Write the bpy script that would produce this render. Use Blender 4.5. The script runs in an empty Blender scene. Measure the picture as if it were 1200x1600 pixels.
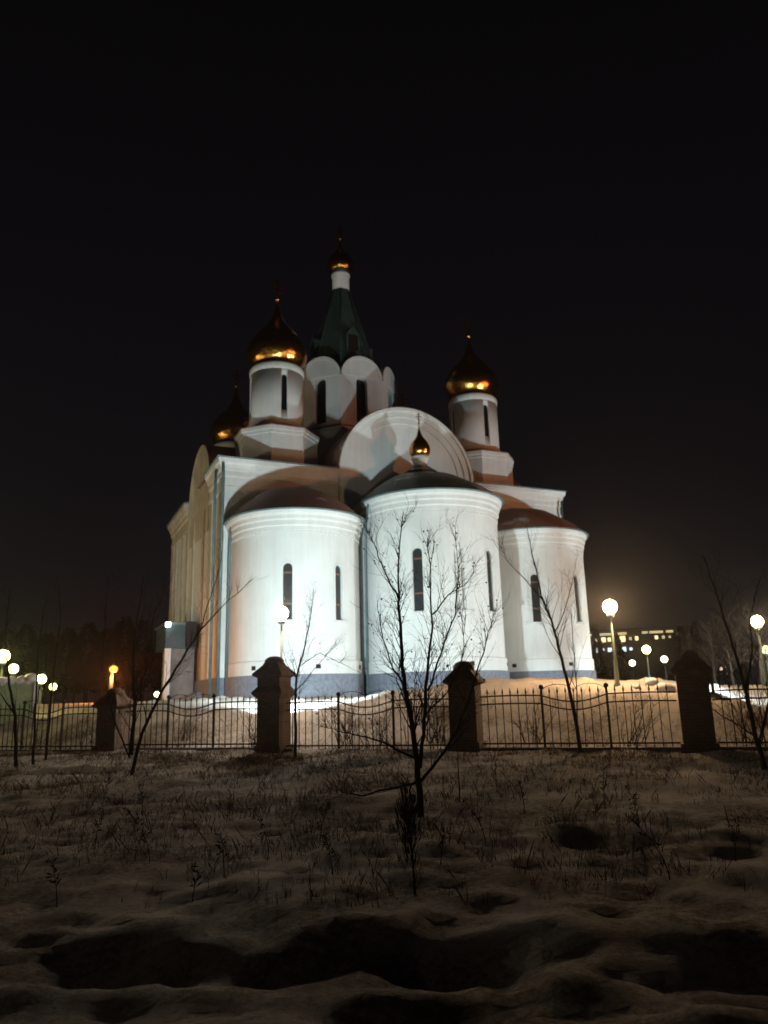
import bpy, math, random
import numpy as np
from mathutils import Vector, Matrix, noise
R = math.radians; PI = math.pi
random.seed(11)
scene = bpy.context.scene
C = scene.collection

# ------------------------------------------------------------------ camera
F = 1178.15; PITCH, ROLL, YAW = .239, -.027, .426
CAM = Vector((-19.296, -39.041, -.027))
fh = Vector((math.sin(YAW), math.cos(YAW), 0)); rt = Vector((math.cos(YAW), -math.sin(YAW), 0)); zz = Vector((0, 0, 1))
fw = fh*math.cos(PITCH) + zz*math.sin(PITCH); up = zz*math.cos(PITCH) - fh*math.sin(PITCH)
r2 = rt*math.cos(ROLL) + up*math.sin(ROLL); u2 = up*math.cos(ROLL) - rt*math.sin(ROLL)
cd = bpy.data.cameras.new('camera'); cam = bpy.data.objects.new('camera', cd); C.objects.link(cam)
cam.matrix_world = Matrix(((r2.x, u2.x, -fw.x, CAM.x), (r2.y, u2.y, -fw.y, CAM.y), (r2.z, u2.z, -fw.z, CAM.z), (0, 0, 0, 1)))
cd.sensor_fit = 'VERTICAL'; cd.sensor_height = 36; cd.sensor_width = 27; cd.lens = 36*F/1600
cd.clip_start = .1; cd.clip_end = 3000
cd.dof.use_dof = True; cd.dof.focus_distance = 5.2; cd.dof.aperture_fstop = 2.6
scene.camera = cam
# ------------------------------------------------------------------ world: night sky
w = bpy.data.worlds.new('World'); scene.world = w; w.use_nodes = True
nt = w.node_tree; nt.nodes.clear()
out = nt.nodes.new('ShaderNodeOutputWorld'); bg = nt.nodes.new('ShaderNodeBackground')
tc = nt.nodes.new('ShaderNodeTexCoord'); sx = nt.nodes.new('ShaderNodeSeparateXYZ'); rp = nt.nodes.new('ShaderNodeValToRGB')
nt.links.new(tc.outputs['Generated'], sx.inputs[0]); nt.links.new(sx.outputs[2], rp.inputs[0])
rp.color_ramp.elements[0].position = 0; rp.color_ramp.elements[0].color = (.0075, .0056, .0066, 1)
rp.color_ramp.elements[1].position = .75; rp.color_ramp.elements[1].color = (.0022, .0019, .0022, 1)
el = rp.color_ramp.elements.new(.25); el.color = (.0042, .0035, .0048, 1)
nt.links.new(rp.outputs[0], bg.inputs[0]); bg.inputs[1].default_value = 1.0
nt.links.new(bg.outputs[0], out.inputs[0])
scene.view_settings.view_transform = 'Standard'; scene.view_settings.look = 'None'
scene.view_settings.exposure = 0; scene.view_settings.gamma = 1
scene.cycles.use_denoising = True; scene.cycles.max_bounces = 5; scene.cycles.sample_clamp_indirect = 2.0
scene.cycles.caustics_reflective = False; scene.cycles.caustics_refractive = False

# ------------------------------------------------------------------ pixel -> world helpers (1200x1600 photo)
def ray(px, py):
    return fw + r2*((px-600)/F) + u2*((800-py)/F)
def at(px, py, D):
    d = ray(px, py); h = math.hypot(d.x, d.y); return CAM + d*(D/h)
# fence line frame
Q = Vector((-10.498, -23.797)); FE = Vector((.71791, -.69614)); FN = Vector((.69614, .71791))
def fen(tt, wv): p = Q + FE*tt + FN*wv; return (p.x, p.y)
def sm(a, b, x):
    t = min(1, max(0, (x-a)/(b-a))); return t*t*(3-2*t)
CR_T = [-60, -20, -17, -11.8, -8.1, -6.3, -4.6, -2.9, -.6, 1.1, 2.8, 4.5, 5.5, 6.6, 10, 60]
CR_Z = [-.1, -.14, -.10, .02, -.12, -.14, .06, .28, .36, .36, .25, .15, .05, -.18, -.25, -.3]
def nz(x, y, s, o=3):
    return noise.fractal(Vector((x*s, y*s, 3.7)), 1.0, 2.0, o)
PITS = []
for (px_, py_, wx_, rs_, dp_) in ((50, 1450, 190, .20, .12), (40, 1497, 250, .24, .17), (205, 1500, 150, .20, .13), (335, 1500, 150, .20, .14), (575, 1492, 330, .42, .26), (740, 1478, 200, .2, .16),
                                  (940, 1500, 360, .26, .17), (1150, 1520, 240, .28, .18), (130, 1562, 330, .25, .16), (900, 1560, 620, .27, .2), (1180, 1350, 120, .25, .12), (950, 1338, 110, .2, .12), (240, 1262, 90, .3, .12), (60, 1235, 200, .5, .12)):
    d_ = ray(px_, py_); h_ = math.hypot(d_.x, d_.y); D_ = 1.57/(-d_.z/h_); p_ = CAM+d_*(D_/h_)-CAM
    PITS.append((p_.x*rt.x+p_.y*rt.y, p_.x*fh.x+p_.y*fh.y, wx_/2/F*D_*1.2, 1.15*rs_*(D_/5.3), dp_*(.5 if D_ < 7 else .8)))
def ground(x, y):
    dx, dy = x-Q.x, y-Q.y
    tt = dx*FE.x+dy*FE.y; wv = dx*FN.x+dy*FN.y
    cx, cy = x-CAM.x, y-CAM.y
    s = cx*fh.x+cy*fh.y; t = cx*rt.x+cy*rt.y
    z = -1.6 + .35*sm(-14, -1, wv)
    if -17.5 < wv < 3: z += .06*nz(x, y, .9)*sm(3, 0, wv) + .045*nz(x+9, y, 3.3, 3)*sm(3, 0, wv)
    # foot track trodden across the foreground
    if 2 < s < 16 and abs(t) < 12:
        for (tc_, sc_, rt_, rs_, dp) in PITS:
            a = (t-tc_)/rt_; b_ = (s-sc_-.12*nz(x+3, y, 1.1))/rs_; q = a*a+b_*b_
            if q < 3: z -= dp*math.exp(-q*q*.9)*(1+.2*nz(x, y+7, 1.2))
        z += .05*nz(x+20, y+4, 1.3)*sm(8, 5, s)
    cz = float(np.interp(tt, CR_T, CR_Z))
    k = sm(.9, 4.6, wv)
    z = z*(1-k) + (cz-.42)*k + .42*sm(4.2, 8.6, wv)
    if wv > .5: z += .05*nz(x, y, .7)*sm(.5, 3, wv)*sm(40, 12, wv) + .16*max(0, nz(x, y, 1.5, 3))*sm(3, 5, wv)*sm(11, 8.5, wv)
    z -= cz*sm(9.5, 14, wv)*k
    z += -2.0*sm(45, 120, wv)
    return z

# ------------------------------------------------------------------ materials
def mat(name, col, rough=.8, metal=0, noise_amt=0, nscale=4, col2=None, bump=0, bscale=20, em=None, es=0, thr=None, spec=.5):
    m = bpy.data.materials.new(name); m.use_nodes = True; t = m.node_tree; b = t.nodes['Principled BSDF']
    b.inputs['Roughness'].default_value = rough; b.inputs['Metallic'].default_value = metal
    b.inputs['Specular IOR Level'].default_value = spec
    b.inputs['Base Color'].default_value = (*col, 1)
    co = t.nodes.new('ShaderNodeTexCoord')
    if col2 or noise_amt:
        n = t.nodes.new('ShaderNodeTexNoise'); n.inputs['Scale'].default_value = nscale; n.inputs['Detail'].default_value = 6
        t.links.new(co.outputs['Object'], n.inputs['Vector'])
        r = t.nodes.new('ShaderNodeValToRGB')
        c2 = col2 or tuple(c*(1-noise_amt) for c in col)
        lo, hi = thr or (.35, .65)
        r.color_ramp.elements[0].position = lo; r.color_ramp.elements[0].color = (*c2, 1)
        r.color_ramp.elements[1].position = hi; r.color_ramp.elements[1].color = (*col, 1)
        t.links.new(n.outputs['Fac'], r.inputs[0]); t.links.new(r.outputs[0], b.inputs['Base Color'])
    if bump:
        n2 = t.nodes.new('ShaderNodeTexNoise'); n2.inputs['Scale'].default_value = bscale; n2.inputs['Detail'].default_value = 5
        t.links.new(co.outputs['Object'], n2.inputs['Vector'])
        bp = t.nodes.new('ShaderNodeBump'); bp.inputs['Strength'].default_value = bump; bp.inputs['Distance'].default_value = .05
        t.links.new(n2.outputs['Fac'], bp.inputs['Height']); t.links.new(bp.outputs[0], b.inputs['Normal'])
    if em:
        b.inputs['Emission Color'].default_value = (*em, 1); b.inputs['Emission Strength'].default_value = es
    return m
PLASTER = mat('white_plaster', (.76, .77, .75), .85, noise_amt=.10, nscale=.7, bump=.25, bscale=9)
PLASTER_WARMLIT = mat('warm_lit_plaster', (.62, .56, .43), .85, noise_amt=.22, nscale=.9, bump=.25, bscale=9)  # white plaster; the side's warm light is put into the colour
PLINTH = mat('grey_granite', (.20, .22, .27), .7, noise_amt=.3, nscale=6, bump=.2)
GOLD = mat('gilded_metal', (.92, .47, .11), .2, 1, noise_amt=.2, nscale=5, bump=1.0, bscale=3.2)
TENTG = mat('green_roof_metal', (.07, .11, .10), .5, .2, noise_amt=.3, nscale=2, bump=.2)
ROOF = mat('roof_sheet', (.10, .15, .15), .45, .2, col2=(.6, .62, .65), nscale=.55, thr=(.36, .40), bump=.2)
ROOFB = mat('warm_lit_roof_sheet', (.27, .14, .10), .6, .1, col2=(.5, .5, .52), nscale=.8, thr=(.34, .40), bump=.2)  # sheet roof with snow patches; the orange light's brown is put into its colour
PIPE = mat('teal_painted_metal', (.13, .22, .23), .5, .1, noise_amt=.3, nscale=3)
CANOPY = mat('dark_teal_canopy', (.028, .055, .055), .5, .1, noise_amt=.4, nscale=2)
GLASS = mat('dark_window_glass', (.035, .037, .038), .2)
GLASS_D = mat('black_window_glass', (.008, .008, .009), .3)
GLASS_B = mat('blind_niche_plaster', (.70, .71, .70), .85, noise_amt=.08)
WBAR = mat('window_bar', (.16, .075, .05), .6)
IRON = mat('black_iron', (.022, .017, .015), .6, .3, spec=.3)
def streak(m, amt=.16):
    t = m.node_tree; b = t.nodes['Principled BSDF']; co = t.nodes.new('ShaderNodeTexCoord'); mp = t.nodes.new('ShaderNodeMapping'); mp.inputs['Scale'].default_value = (2.2, 2.2, .18)
    n = t.nodes.new('ShaderNodeTexNoise'); n.inputs['Scale'].default_value = 1.6; n.inputs['Detail'].default_value = 7; n.inputs['Roughness'].default_value = .6
    t.links.new(co.outputs['Object'], mp.inputs[0]); t.links.new(mp.outputs[0], n.inputs['Vector'])
    r = t.nodes.new('ShaderNodeValToRGB'); r.color_ramp.elements[0].position = .38; r.color_ramp.elements[0].color = (1-amt, 1-amt*1.05, 1-amt*1.25, 1); r.color_ramp.elements[1].position = .55; r.color_ramp.elements[1].color = (1, 1, 1, 1)
    t.links.new(n.outputs['Fac'], r.inputs[0]); mx = t.nodes.new('ShaderNodeMix'); mx.data_type = 'RGBA'; mx.blend_type = 'MULTIPLY'; mx.inputs[0].default_value = 1
    src = b.inputs['Base Color'].links[0].from_socket
    t.links.new(src, mx.inputs[6]); t.links.new(r.outputs[0], mx.inputs[7]); t.links.new(mx.outputs[2], b.inputs['Base Color'])
streak(PLASTER, .06); streak(PLASTER_WARMLIT, .22)
def brick_mat():
    m = bpy.data.materials.new('dark_red_brick'); m.use_nodes = True; t = m.node_tree; b = t.nodes['Principled BSDF']
    co = t.nodes.new('ShaderNodeTexCoord'); mp = t.nodes.new('ShaderNodeMapping'); mp.inputs['Rotation'].default_value = (R(90), 0, 0)
    br = t.nodes.new('ShaderNodeTexBrick'); br.inputs['Scale'].default_value = 4
    br.inputs['Color1'].default_value = (.16, .11, .09, 1); br.inputs['Color2'].default_value = (.11, .08, .07, 1); br.inputs['Mortar'].default_value = (.2, .18, .17, 1)
    br.inputs['Mortar Size'].default_value = .014
    t.links.new(co.outputs['Object'], mp.inputs[0]); t.links.new(mp.outputs[0], br.inputs['Vector'])
    t.links.new(br.outputs['Color'], b.inputs['Base Color']); b.inputs['Roughness'].default_value = .9
    bp = t.nodes.new('ShaderNodeBump'); bp.inputs['Strength'].default_value = .4; bp.inputs['Distance'].default_value = .01
    t.links.new(br.outputs['Fac'], bp.inputs['Height']); bp.invert = True; t.links.new(bp.outputs[0], b.inputs['Normal'])
    return m
BRICK = brick_mat()
CAPM = mat('weathered_cap', (.17, .10, .075), .8, col2=(.09, .055, .04), nscale=6)
SNOW = mat('snow', (.72, .74, .78), .8, noise_amt=.15, nscale=3, bump=.5, bscale=6, spec=.2)
BARK = mat('dark_bark', (.035, .026, .020), .9, noise_amt=.3, nscale=8, spec=.1)
BARK2 = mat('brown_bark', (.045, .026, .018), .9, noise_amt=.3, nscale=8, spec=.1)
PINE = mat('dark_needles', (.022, .026, .018), .9, noise_amt=.4, nscale=2, spec=.1)
DRY = mat('dry_grass', (.17, .115, .065), .9, noise_amt=.5, nscale=5, spec=.1)
WEED = mat('dead_weed', (.045, .035, .025), .95, noise_amt=.3, nscale=8, spec=.1)
POST = mat('grey_green_post_paint', (.11, .13, .10), .5, .2)
WGREEN = mat('green_lit_wall', (.30, .44, .27), .8, noise_amt=.25, nscale=3)  # green of the light on this wall is put into its colour
FARW = mat('far_facade', (.16, .13, .12), .9, noise_amt=.3, nscale=.5)
def glow(name, c, s):
    m = mat(name, c, .5, em=c, es=s); m.cycles.emission_sampling = 'NONE'; return m
def ground_mat():
    m = bpy.data.materials.new('snowy_field'); m.use_nodes = True; t = m.node_tree; b = t.nodes['Principled BSDF']
    co = t.nodes.new('ShaderNodeTexCoord')
    def N(sc, det=8, ro=.6):
        n = t.nodes.new('ShaderNodeTexNoise'); n.inputs['Scale'].default_value = sc; n.inputs['Detail'].default_value = det; n.inputs['Roughness'].default_value = ro
        t.links.new(co.outputs['Object'], n.inputs['Vector']); return n
    n1, n2 = N(.55), N(15, 8, .8)
    mx = t.nodes.new('ShaderNodeMath'); mx.operation = 'MULTIPLY_ADD'; mx.inputs[1].default_value = .45
    t.links.new(n2.outputs['Fac'], mx.inputs[0])
    m2 = t.nodes.new('ShaderNodeMath'); m2.operation = 'MULTIPLY'; m2.inputs[1].default_value = .6
    t.links.new(n1.outputs['Fac'], m2.inputs[0]); t.links.new(m2.outputs[0], mx.inputs[2])
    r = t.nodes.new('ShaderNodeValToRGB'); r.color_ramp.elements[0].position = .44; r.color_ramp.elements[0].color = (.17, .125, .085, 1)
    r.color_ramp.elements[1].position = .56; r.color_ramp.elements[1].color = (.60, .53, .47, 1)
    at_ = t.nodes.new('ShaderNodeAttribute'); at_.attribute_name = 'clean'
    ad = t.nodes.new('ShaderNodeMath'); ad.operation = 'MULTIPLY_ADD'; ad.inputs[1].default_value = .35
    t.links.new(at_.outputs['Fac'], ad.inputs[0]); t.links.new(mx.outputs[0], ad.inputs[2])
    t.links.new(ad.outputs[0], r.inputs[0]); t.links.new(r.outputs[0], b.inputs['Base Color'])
    b.inputs['Roughness'].default_value = .85; b.inputs['Specular IOR Level'].default_value = .15
    bp = t.nodes.new('ShaderNodeBump'); bp.inputs['Strength'].default_value = .9; bp.inputs['Distance'].default_value = .06
    n3 = N(16, 8, .75); t.links.new(n3.outputs['Fac'], bp.inputs['Height']); t.links.new(bp.outputs[0], b.inputs['Normal'])
    return m
FIELD = ground_mat()

# ------------------------------------------------------------------ mesh builder
class MB:
    def __init__(s): s.v = []; s.f = []; s.sm = []
    def add(s, vs, fs, smooth=False):
        o = len(s.v); s.v += [tuple(v) for v in vs]; s.f += [tuple(i+o for i in f) for f in fs]; s.sm += [smooth]*len(fs)
    def box(s, x0, x1, y0, y1, z0, z1):
        s.add([(x, y, z) for z in (z0, z1) for x, y in ((x0, y0), (x1, y0), (x1, y1), (x0, y1))],
              [(3, 2, 1, 0), (4, 5, 6, 7), (0, 1, 5, 4), (1, 2, 6, 5), (2, 3, 7, 6), (3, 0, 4, 7)])
    def obox(s, c, ex, ey, hx, hy, z0, z1):
        c = Vector((c[0], c[1])); ex = Vector(ex); ey = Vector(ey)
        q = [c-ex*hx-ey*hy, c+ex*hx-ey*hy, c+ex*hx+ey*hy, c-ex*hx+ey*hy]
        s.add([(p.x, p.y, z) for z in (z0, z1) for p in q], [(3, 2, 1, 0), (4, 5, 6, 7), (0, 1, 5, 4), (1, 2, 6, 5), (2, 3, 7, 6), (3, 0, 4, 7)])
    def lathe(s, prof, n=32, c=(0, 0), smooth=True, rot=0, cap=True):
        vs = []; m = len(prof)
        for (r, z) in prof:
            for k in range(n):
                a = rot+2*PI*k/n; vs.append((c[0]+r*math.cos(a), c[1]+r*math.sin(a), z))
        fs = [(i*n+k, i*n+(k+1) % n, (i+1)*n+(k+1) % n, (i+1)*n+k) for i in range(m-1) for k in range(n)]
        if cap: fs += [tuple(range(n))[::-1], tuple((m-1)*n+k for k in range(n))]
        s.add(vs, fs, smooth)
    def prism(s, poly, z0, z1):
        n = len(poly)
        s.add([(x, y, z) for z in (z0, z1) for x, y in poly],
              [tuple(range(n))[::-1], tuple(range(n, 2*n))]+[(k, (k+1) % n, n+(k+1) % n, n+k) for k in range(n)])
    def prism_map(s, poly, fn, d0, d1, smooth=False):
        n = len(poly)
        s.add([fn(a, b, d) for d in (d0, d1) for a, b in poly],
              [tuple(range(n))[::-1], tuple(range(n, 2*n))]+[(k, (k+1) % n, n+(k+1) % n, n+k) for k in range(n)], smooth)
    def sweep(s, path, prof, closed=False, smooth=False):
        # path: 2-D points, outward = right-hand side of the travel direction
        n = len(path); nr = []
        for i in range(n):
            ns = []
            for j in (i-1, i):
                if not closed and (j < 0 or j >= n-1): continue
                a, b = Vector(path[j % n]), Vector(path[(j+1) % n]); d = (b-a).normalized(); ns.append(Vector((d.y, -d.x)))
            if len(ns) == 2:
                m = (ns[0]+ns[1]).normalized(); nr.append(m/max(.3, m.dot(ns[0])))
            else: nr.append(ns[0])
        m = len(prof)
        vs = [(path[i][0]+nr[i].x*o, path[i][1]+nr[i].y*o, z) for i in range(n) for o, z in prof]
        fs = [(i*m+k, ((i+1) % n)*m+k, ((i+1) % n)*m+k+1, i*m+k+1) for i in range(n if closed else n-1) for k in range(m-1)]
        if not closed: fs += [tuple(range(m)), tuple((n-1)*m+k for k in range(m))[::-1]]
        s.add(vs, fs, smooth)
    def tube(s, pts, rad, n=6, smooth=True):
        pts = [Vector(p) for p in pts]; m = len(pts)
        if not hasattr(rad, '__len__'): rad = [rad]*m
        vs = []
        d0 = (pts[1]-pts[0]).normalized(); x = d0.orthogonal().normalized()
        for i in range(m):
            d = (pts[min(i+1, m-1)]-pts[max(i-1, 0)]).normalized()
            x = (x-d*x.dot(d))
            x = x.normalized() if x.length > 1e-5 else d.orthogonal().normalized()
            y = d.cross(x)
            for k in range(n):
                a = 2*PI*k/n; vs.append(pts[i]+(x*math.cos(a)+y*math.sin(a))*rad[i])
        fs = [(i*n+k, i*n+(k+1) % n, (i+1)*n+(k+1) % n, (i+1)*n+k) for i in range(m-1) for k in range(n)]
        fs += [tuple(range(n))[::-1], tuple((m-1)*n+k for k in range(n))]
        s.add(vs, fs, smooth)
    def sphere(s, c, r, n=20, m=12, sz=1, smooth=True):
        s.lathe([(max(1e-4, r*math.sin(PI*i/m)), c[2]-r*sz*math.cos(PI*i/m)) for i in range(m+1)], n, (c[0], c[1]), smooth)
    def mesh(s, name):
        me = bpy.data.meshes.new(name); me.from_pydata(s.v, [], s.f)
        me.polygons.foreach_set('use_smooth', s.sm); me.update(); return me
    def build(s, name, m, parent=None):
        me = s.mesh(name)
        for q in (m if isinstance(m, (list, tuple)) else [m]): me.materials.append(q)
        o = bpy.data.objects.new(name, me); C.objects.link(o)
        if parent: o.parent = parent
        return o
def empty(name, label, cat, loc=(0, 0, 0), group=None, rz=0):
    o = bpy.data.objects.new(name, None); C.objects.link(o); o.location = loc; o.rotation_euler.z = rz
    o['label'] = label; o['category'] = cat; o['kind'] = 'thing'
    if group: o['group'] = group
    return o
def tag(o, label, cat, group=None, kind='thing'):
    o['label'] = label; o['category'] = cat; o['kind'] = kind
    if group: o['group'] = group
    return o
def copy_tree(o, parent=None):
    c = o.copy(); C.objects.link(c); c.parent = parent
    for ch in list(o.children): copy_tree(ch, c)
    return c
def cut(o, cutters):
    """subtract the cutters (list of MB) from mesh object o"""
    mb = MB()
    for c in cutters: mb.add(c.v, c.f)
    co = mb.build('cutter', PLASTER)
    md = o.modifiers.new('b', 'BOOLEAN'); md.operation = 'DIFFERENCE'; md.solver = 'EXACT'; md.object = co
    dg = bpy.context.evaluated_depsgraph_get()
    me = bpy.data.meshes.new_from_object(o.evaluated_get(dg)); o.modifiers.clear(); old = o.data; o.data = me
    bpy.data.objects.remove(co); bpy.data.meshes.remove(old)
def arch(wd, z0, z1, n=8, pointed=0):
    h = wd/2; zs = z1-h
    return [(-h, z0), (h, z0)]+[(h*math.cos(PI*k/n), zs+h*math.sin(PI*k/n)) for k in range(n+1)]
def radial(c, ang, r):
    """map (a, z, d): a sideways, d outward from radius r, at angle ang from -y towards +x"""
    dx, dy = math.sin(ang), -math.cos(ang); tx, ty = math.cos(ang), math.sin(ang)
    return lambda a, z, d: (c[0]+dx*(r+d)+tx*a, c[1]+dy*(r+d)+ty*a, z)

# ------------------------------------------------------------------ ground
def lin(a, b, n): return [a+(b-a)*i/n for i in range(n)]
ws = lin(-24, -18.5, 8)+lin(-18.5, -7, 120)+lin(-7, 12, 120)+lin(12, 50, 30)+lin(50, 1200, 14)+[1200]
ts = [-900, -400, -200, -110, -70]+lin(-50, -16, 40)+lin(-16, 16, 250)+lin(16, 50, 30)+[50, 70, 110, 200, 400, 900]
gv = []; clean = []
for wv in ws:
    for tt in ts:
        x, y = fen(tt, wv); gv.append((x, y, ground(x, y)))
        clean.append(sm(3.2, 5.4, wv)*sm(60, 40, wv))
n = len(ts)
gb = MB(); gb.add(gv, [(i*n+k, i*n+k+1, (i+1)*n+k+1, (i+1)*n+k) for i in range(len(ws)-1) for k in range(n-1)], True)
go = gb.build('ground', FIELD); go['kind'] = 'structure'; go['label'] = 'snow covered field and bank around the church'
a_ = go.data.attributes.new('clean', 'FLOAT', 'POINT'); a_.data.foreach_set('value', clean)

# ------------------------------------------------------------------ church
ch = empty('church', 'floodlit white five-domed church with three rounded apses and a green tented tower', 'church', (0, 0, 0))
BW, BL, HC = 11.0, 17.2, 12.66
body = MB(); body.box(-BW, BW, 0, BL, -.4, HC)
bo = body.build('wall', [PLASTER, PLASTER_WARMLIT], ch)
cuts = []
side_w = [(1.9, 2.4, 6.4), (6.8, 5.6, 10.6), (13.7, 2.4, 6.4), (13.7, 8.0, 10.2)]
fx = lambda a, z, d: (-BW-d, a, z)
for v, z0, z1 in side_w:
    m = MB(); m.prism_map([(v+a, z) for a, z in arch(.7, z0, z1)], fx, -.22, .3); cuts.append(m)
cut(bo, cuts)
for v, z0, z1 in side_w:
    m = MB(); m.prism_map([(v+a, z) for a, z in arch(.74, z0, z1)], fx, -.2, -.15); m.build('window', GLASS, ch)
bp = MB(); bp.box(-BW-.16, BW+.16, -.06, BL+.1, -.4, 1.07); bp.build('plinth', PLINTH, ch)
for v0, v1 in ((.1, 1.0), (2.7, 3.4), (5.0, 5.4), (8.2, 8.6), (10.2, 10.9), (12.2, 12.5), (14.9, 15.2), (16.2, 17.2)):
    m = MB(); m.box(-BW-.07, -BW, v0-.1, v1, 1.07, 11.0); m.build('pilaster', PLASTER_WARMLIT, ch)
for u0, u1 in ((-11, -10.1), (10.1, 11), (-4.9, -4.1), (4.1, 4.9)):
    m = MB(); m.box(u0, u1, -.1, .02, 1.07, 10.95); m.build('pilaster', PLASTER, ch)
CP = [(0, HC-1.8), (.1, HC-1.75), (.1, HC-1.5), (.05, HC-1.46), (.05, HC-1.0), (.13, HC-.92), (.13, HC-.66), (.2, HC-.58), (.26, HC-.34), (.36, HC-.22), (.38, HC), (0, HC+.06)]
for path in ([(-4.45, 0), (-11, 0), (-11, 3.5)][::-1], [(-11, 10.3), (-11, 17.2), (11, 17.2), (11, 10.3)][::-1], [(4.45, 0), (11, 0), (11, 3.5)]):
    m = MB(); m.sweep(path, CP); m.build('cornice', PLASTER_WARMLIT if len(path) > 3 else PLASTER, ch)
    m = MB(); m.sweep(path, [(0, HC+.062), (.44, HC+.012), (.46, HC+.05), (.2, HC+.14), (-.3, HC+.3)]); m.build('cornice_flashing', PIPE, ch)

def halfdisc(r, z0, n=40, zb=None):
    p = [(r*math.cos(PI*k/n), z0+r*math.sin(PI*k/n)) for k in range(n+1)]
    if zb is not None: p = [(-r, zb), (r, zb)]+p
    return p
def zakomara(fn, r, z0, zb, depth, name='gable', k_=1, PL=PLASTER):
    m = MB()
    m.prism_map(halfdisc(r-.95, z0, zb=zb), fn, -.5, .06*k_)
    g = m.build(name, PL, ch)
    for ro, ri, d in ((r-.55, r-.95, .13), (r-.18, r-.55, .22), (r, r-.18, .34)):
        q = MB(); n = 48
        def arc(rr): return [(rr*math.cos(PI*k/n), z0+rr*math.sin(PI*k/n)) for k in range(n+1)]
        poly = [(ro, zb)]+arc(ro)+[(-ro, zb), (-ri, zb)]+arc(ri)[::-1]+[(ri, zb)]
        q.prism_map(poly, fn, -.5, d*k_); q.build('archivolt', PL, g)
    # barrel roof behind the gable
    q = MB(); n = 30
    a1 = [((r+.06)*math.cos(PI*k/n), z0+(r+.06)*math.sin(PI*k/n)) for k in range(n+1)]; a0 = [((r-.05)*math.cos(PI*k/n), z0+(r-.05)*math.sin(PI*k/n)) for k in range(n+1)]
    q.prism_map(a1+a0[::-1], fn, -depth, .3*k_); q.build('barrel_roof', ROOFB, g)
    return g
zakomara(lambda a, z, d: (a, -d, z), 4.45, 12.55, 9.5, 8)
zakomara(lambda a, z, d: (-BW-d, 6.8-a, z), 3.35, 12.1, 9.5, 9, 'side_gable', .3, PLASTER_WARMLIT)
zakomara(lambda a, z, d: (BW+d, 6.8+a, z), 3.35, 12.1, 9.5, 9, 'side_gable', .3, PLASTER_WARMLIT)
m = MB()  # roof over the four corner bays and the crossing
for sx_ in (-1, 1):
    for (y0, y1) in ((-.2, 6.6), (10.4, 17.4)):
        x0, x1 = sorted((sx_*11.25, sx_*4.45)); cx_ = sx_*7.08; cy_ = 3.55 if y0 < 1 else 14.6
        m.add([(x0, y0, 12.7), (x1, y0, 12.7), (x1, y1, 12.7), (x0, y1, 12.7), (cx_, cy_, 14.1)], [(0, 1, 4), (1, 2, 4), (2, 3, 4), (3, 0, 4)])
m.box(-7.5, 7.5, 4, 14.5, 12, 13.6)
m.build('main_roof', ROOFB, ch)

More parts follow.
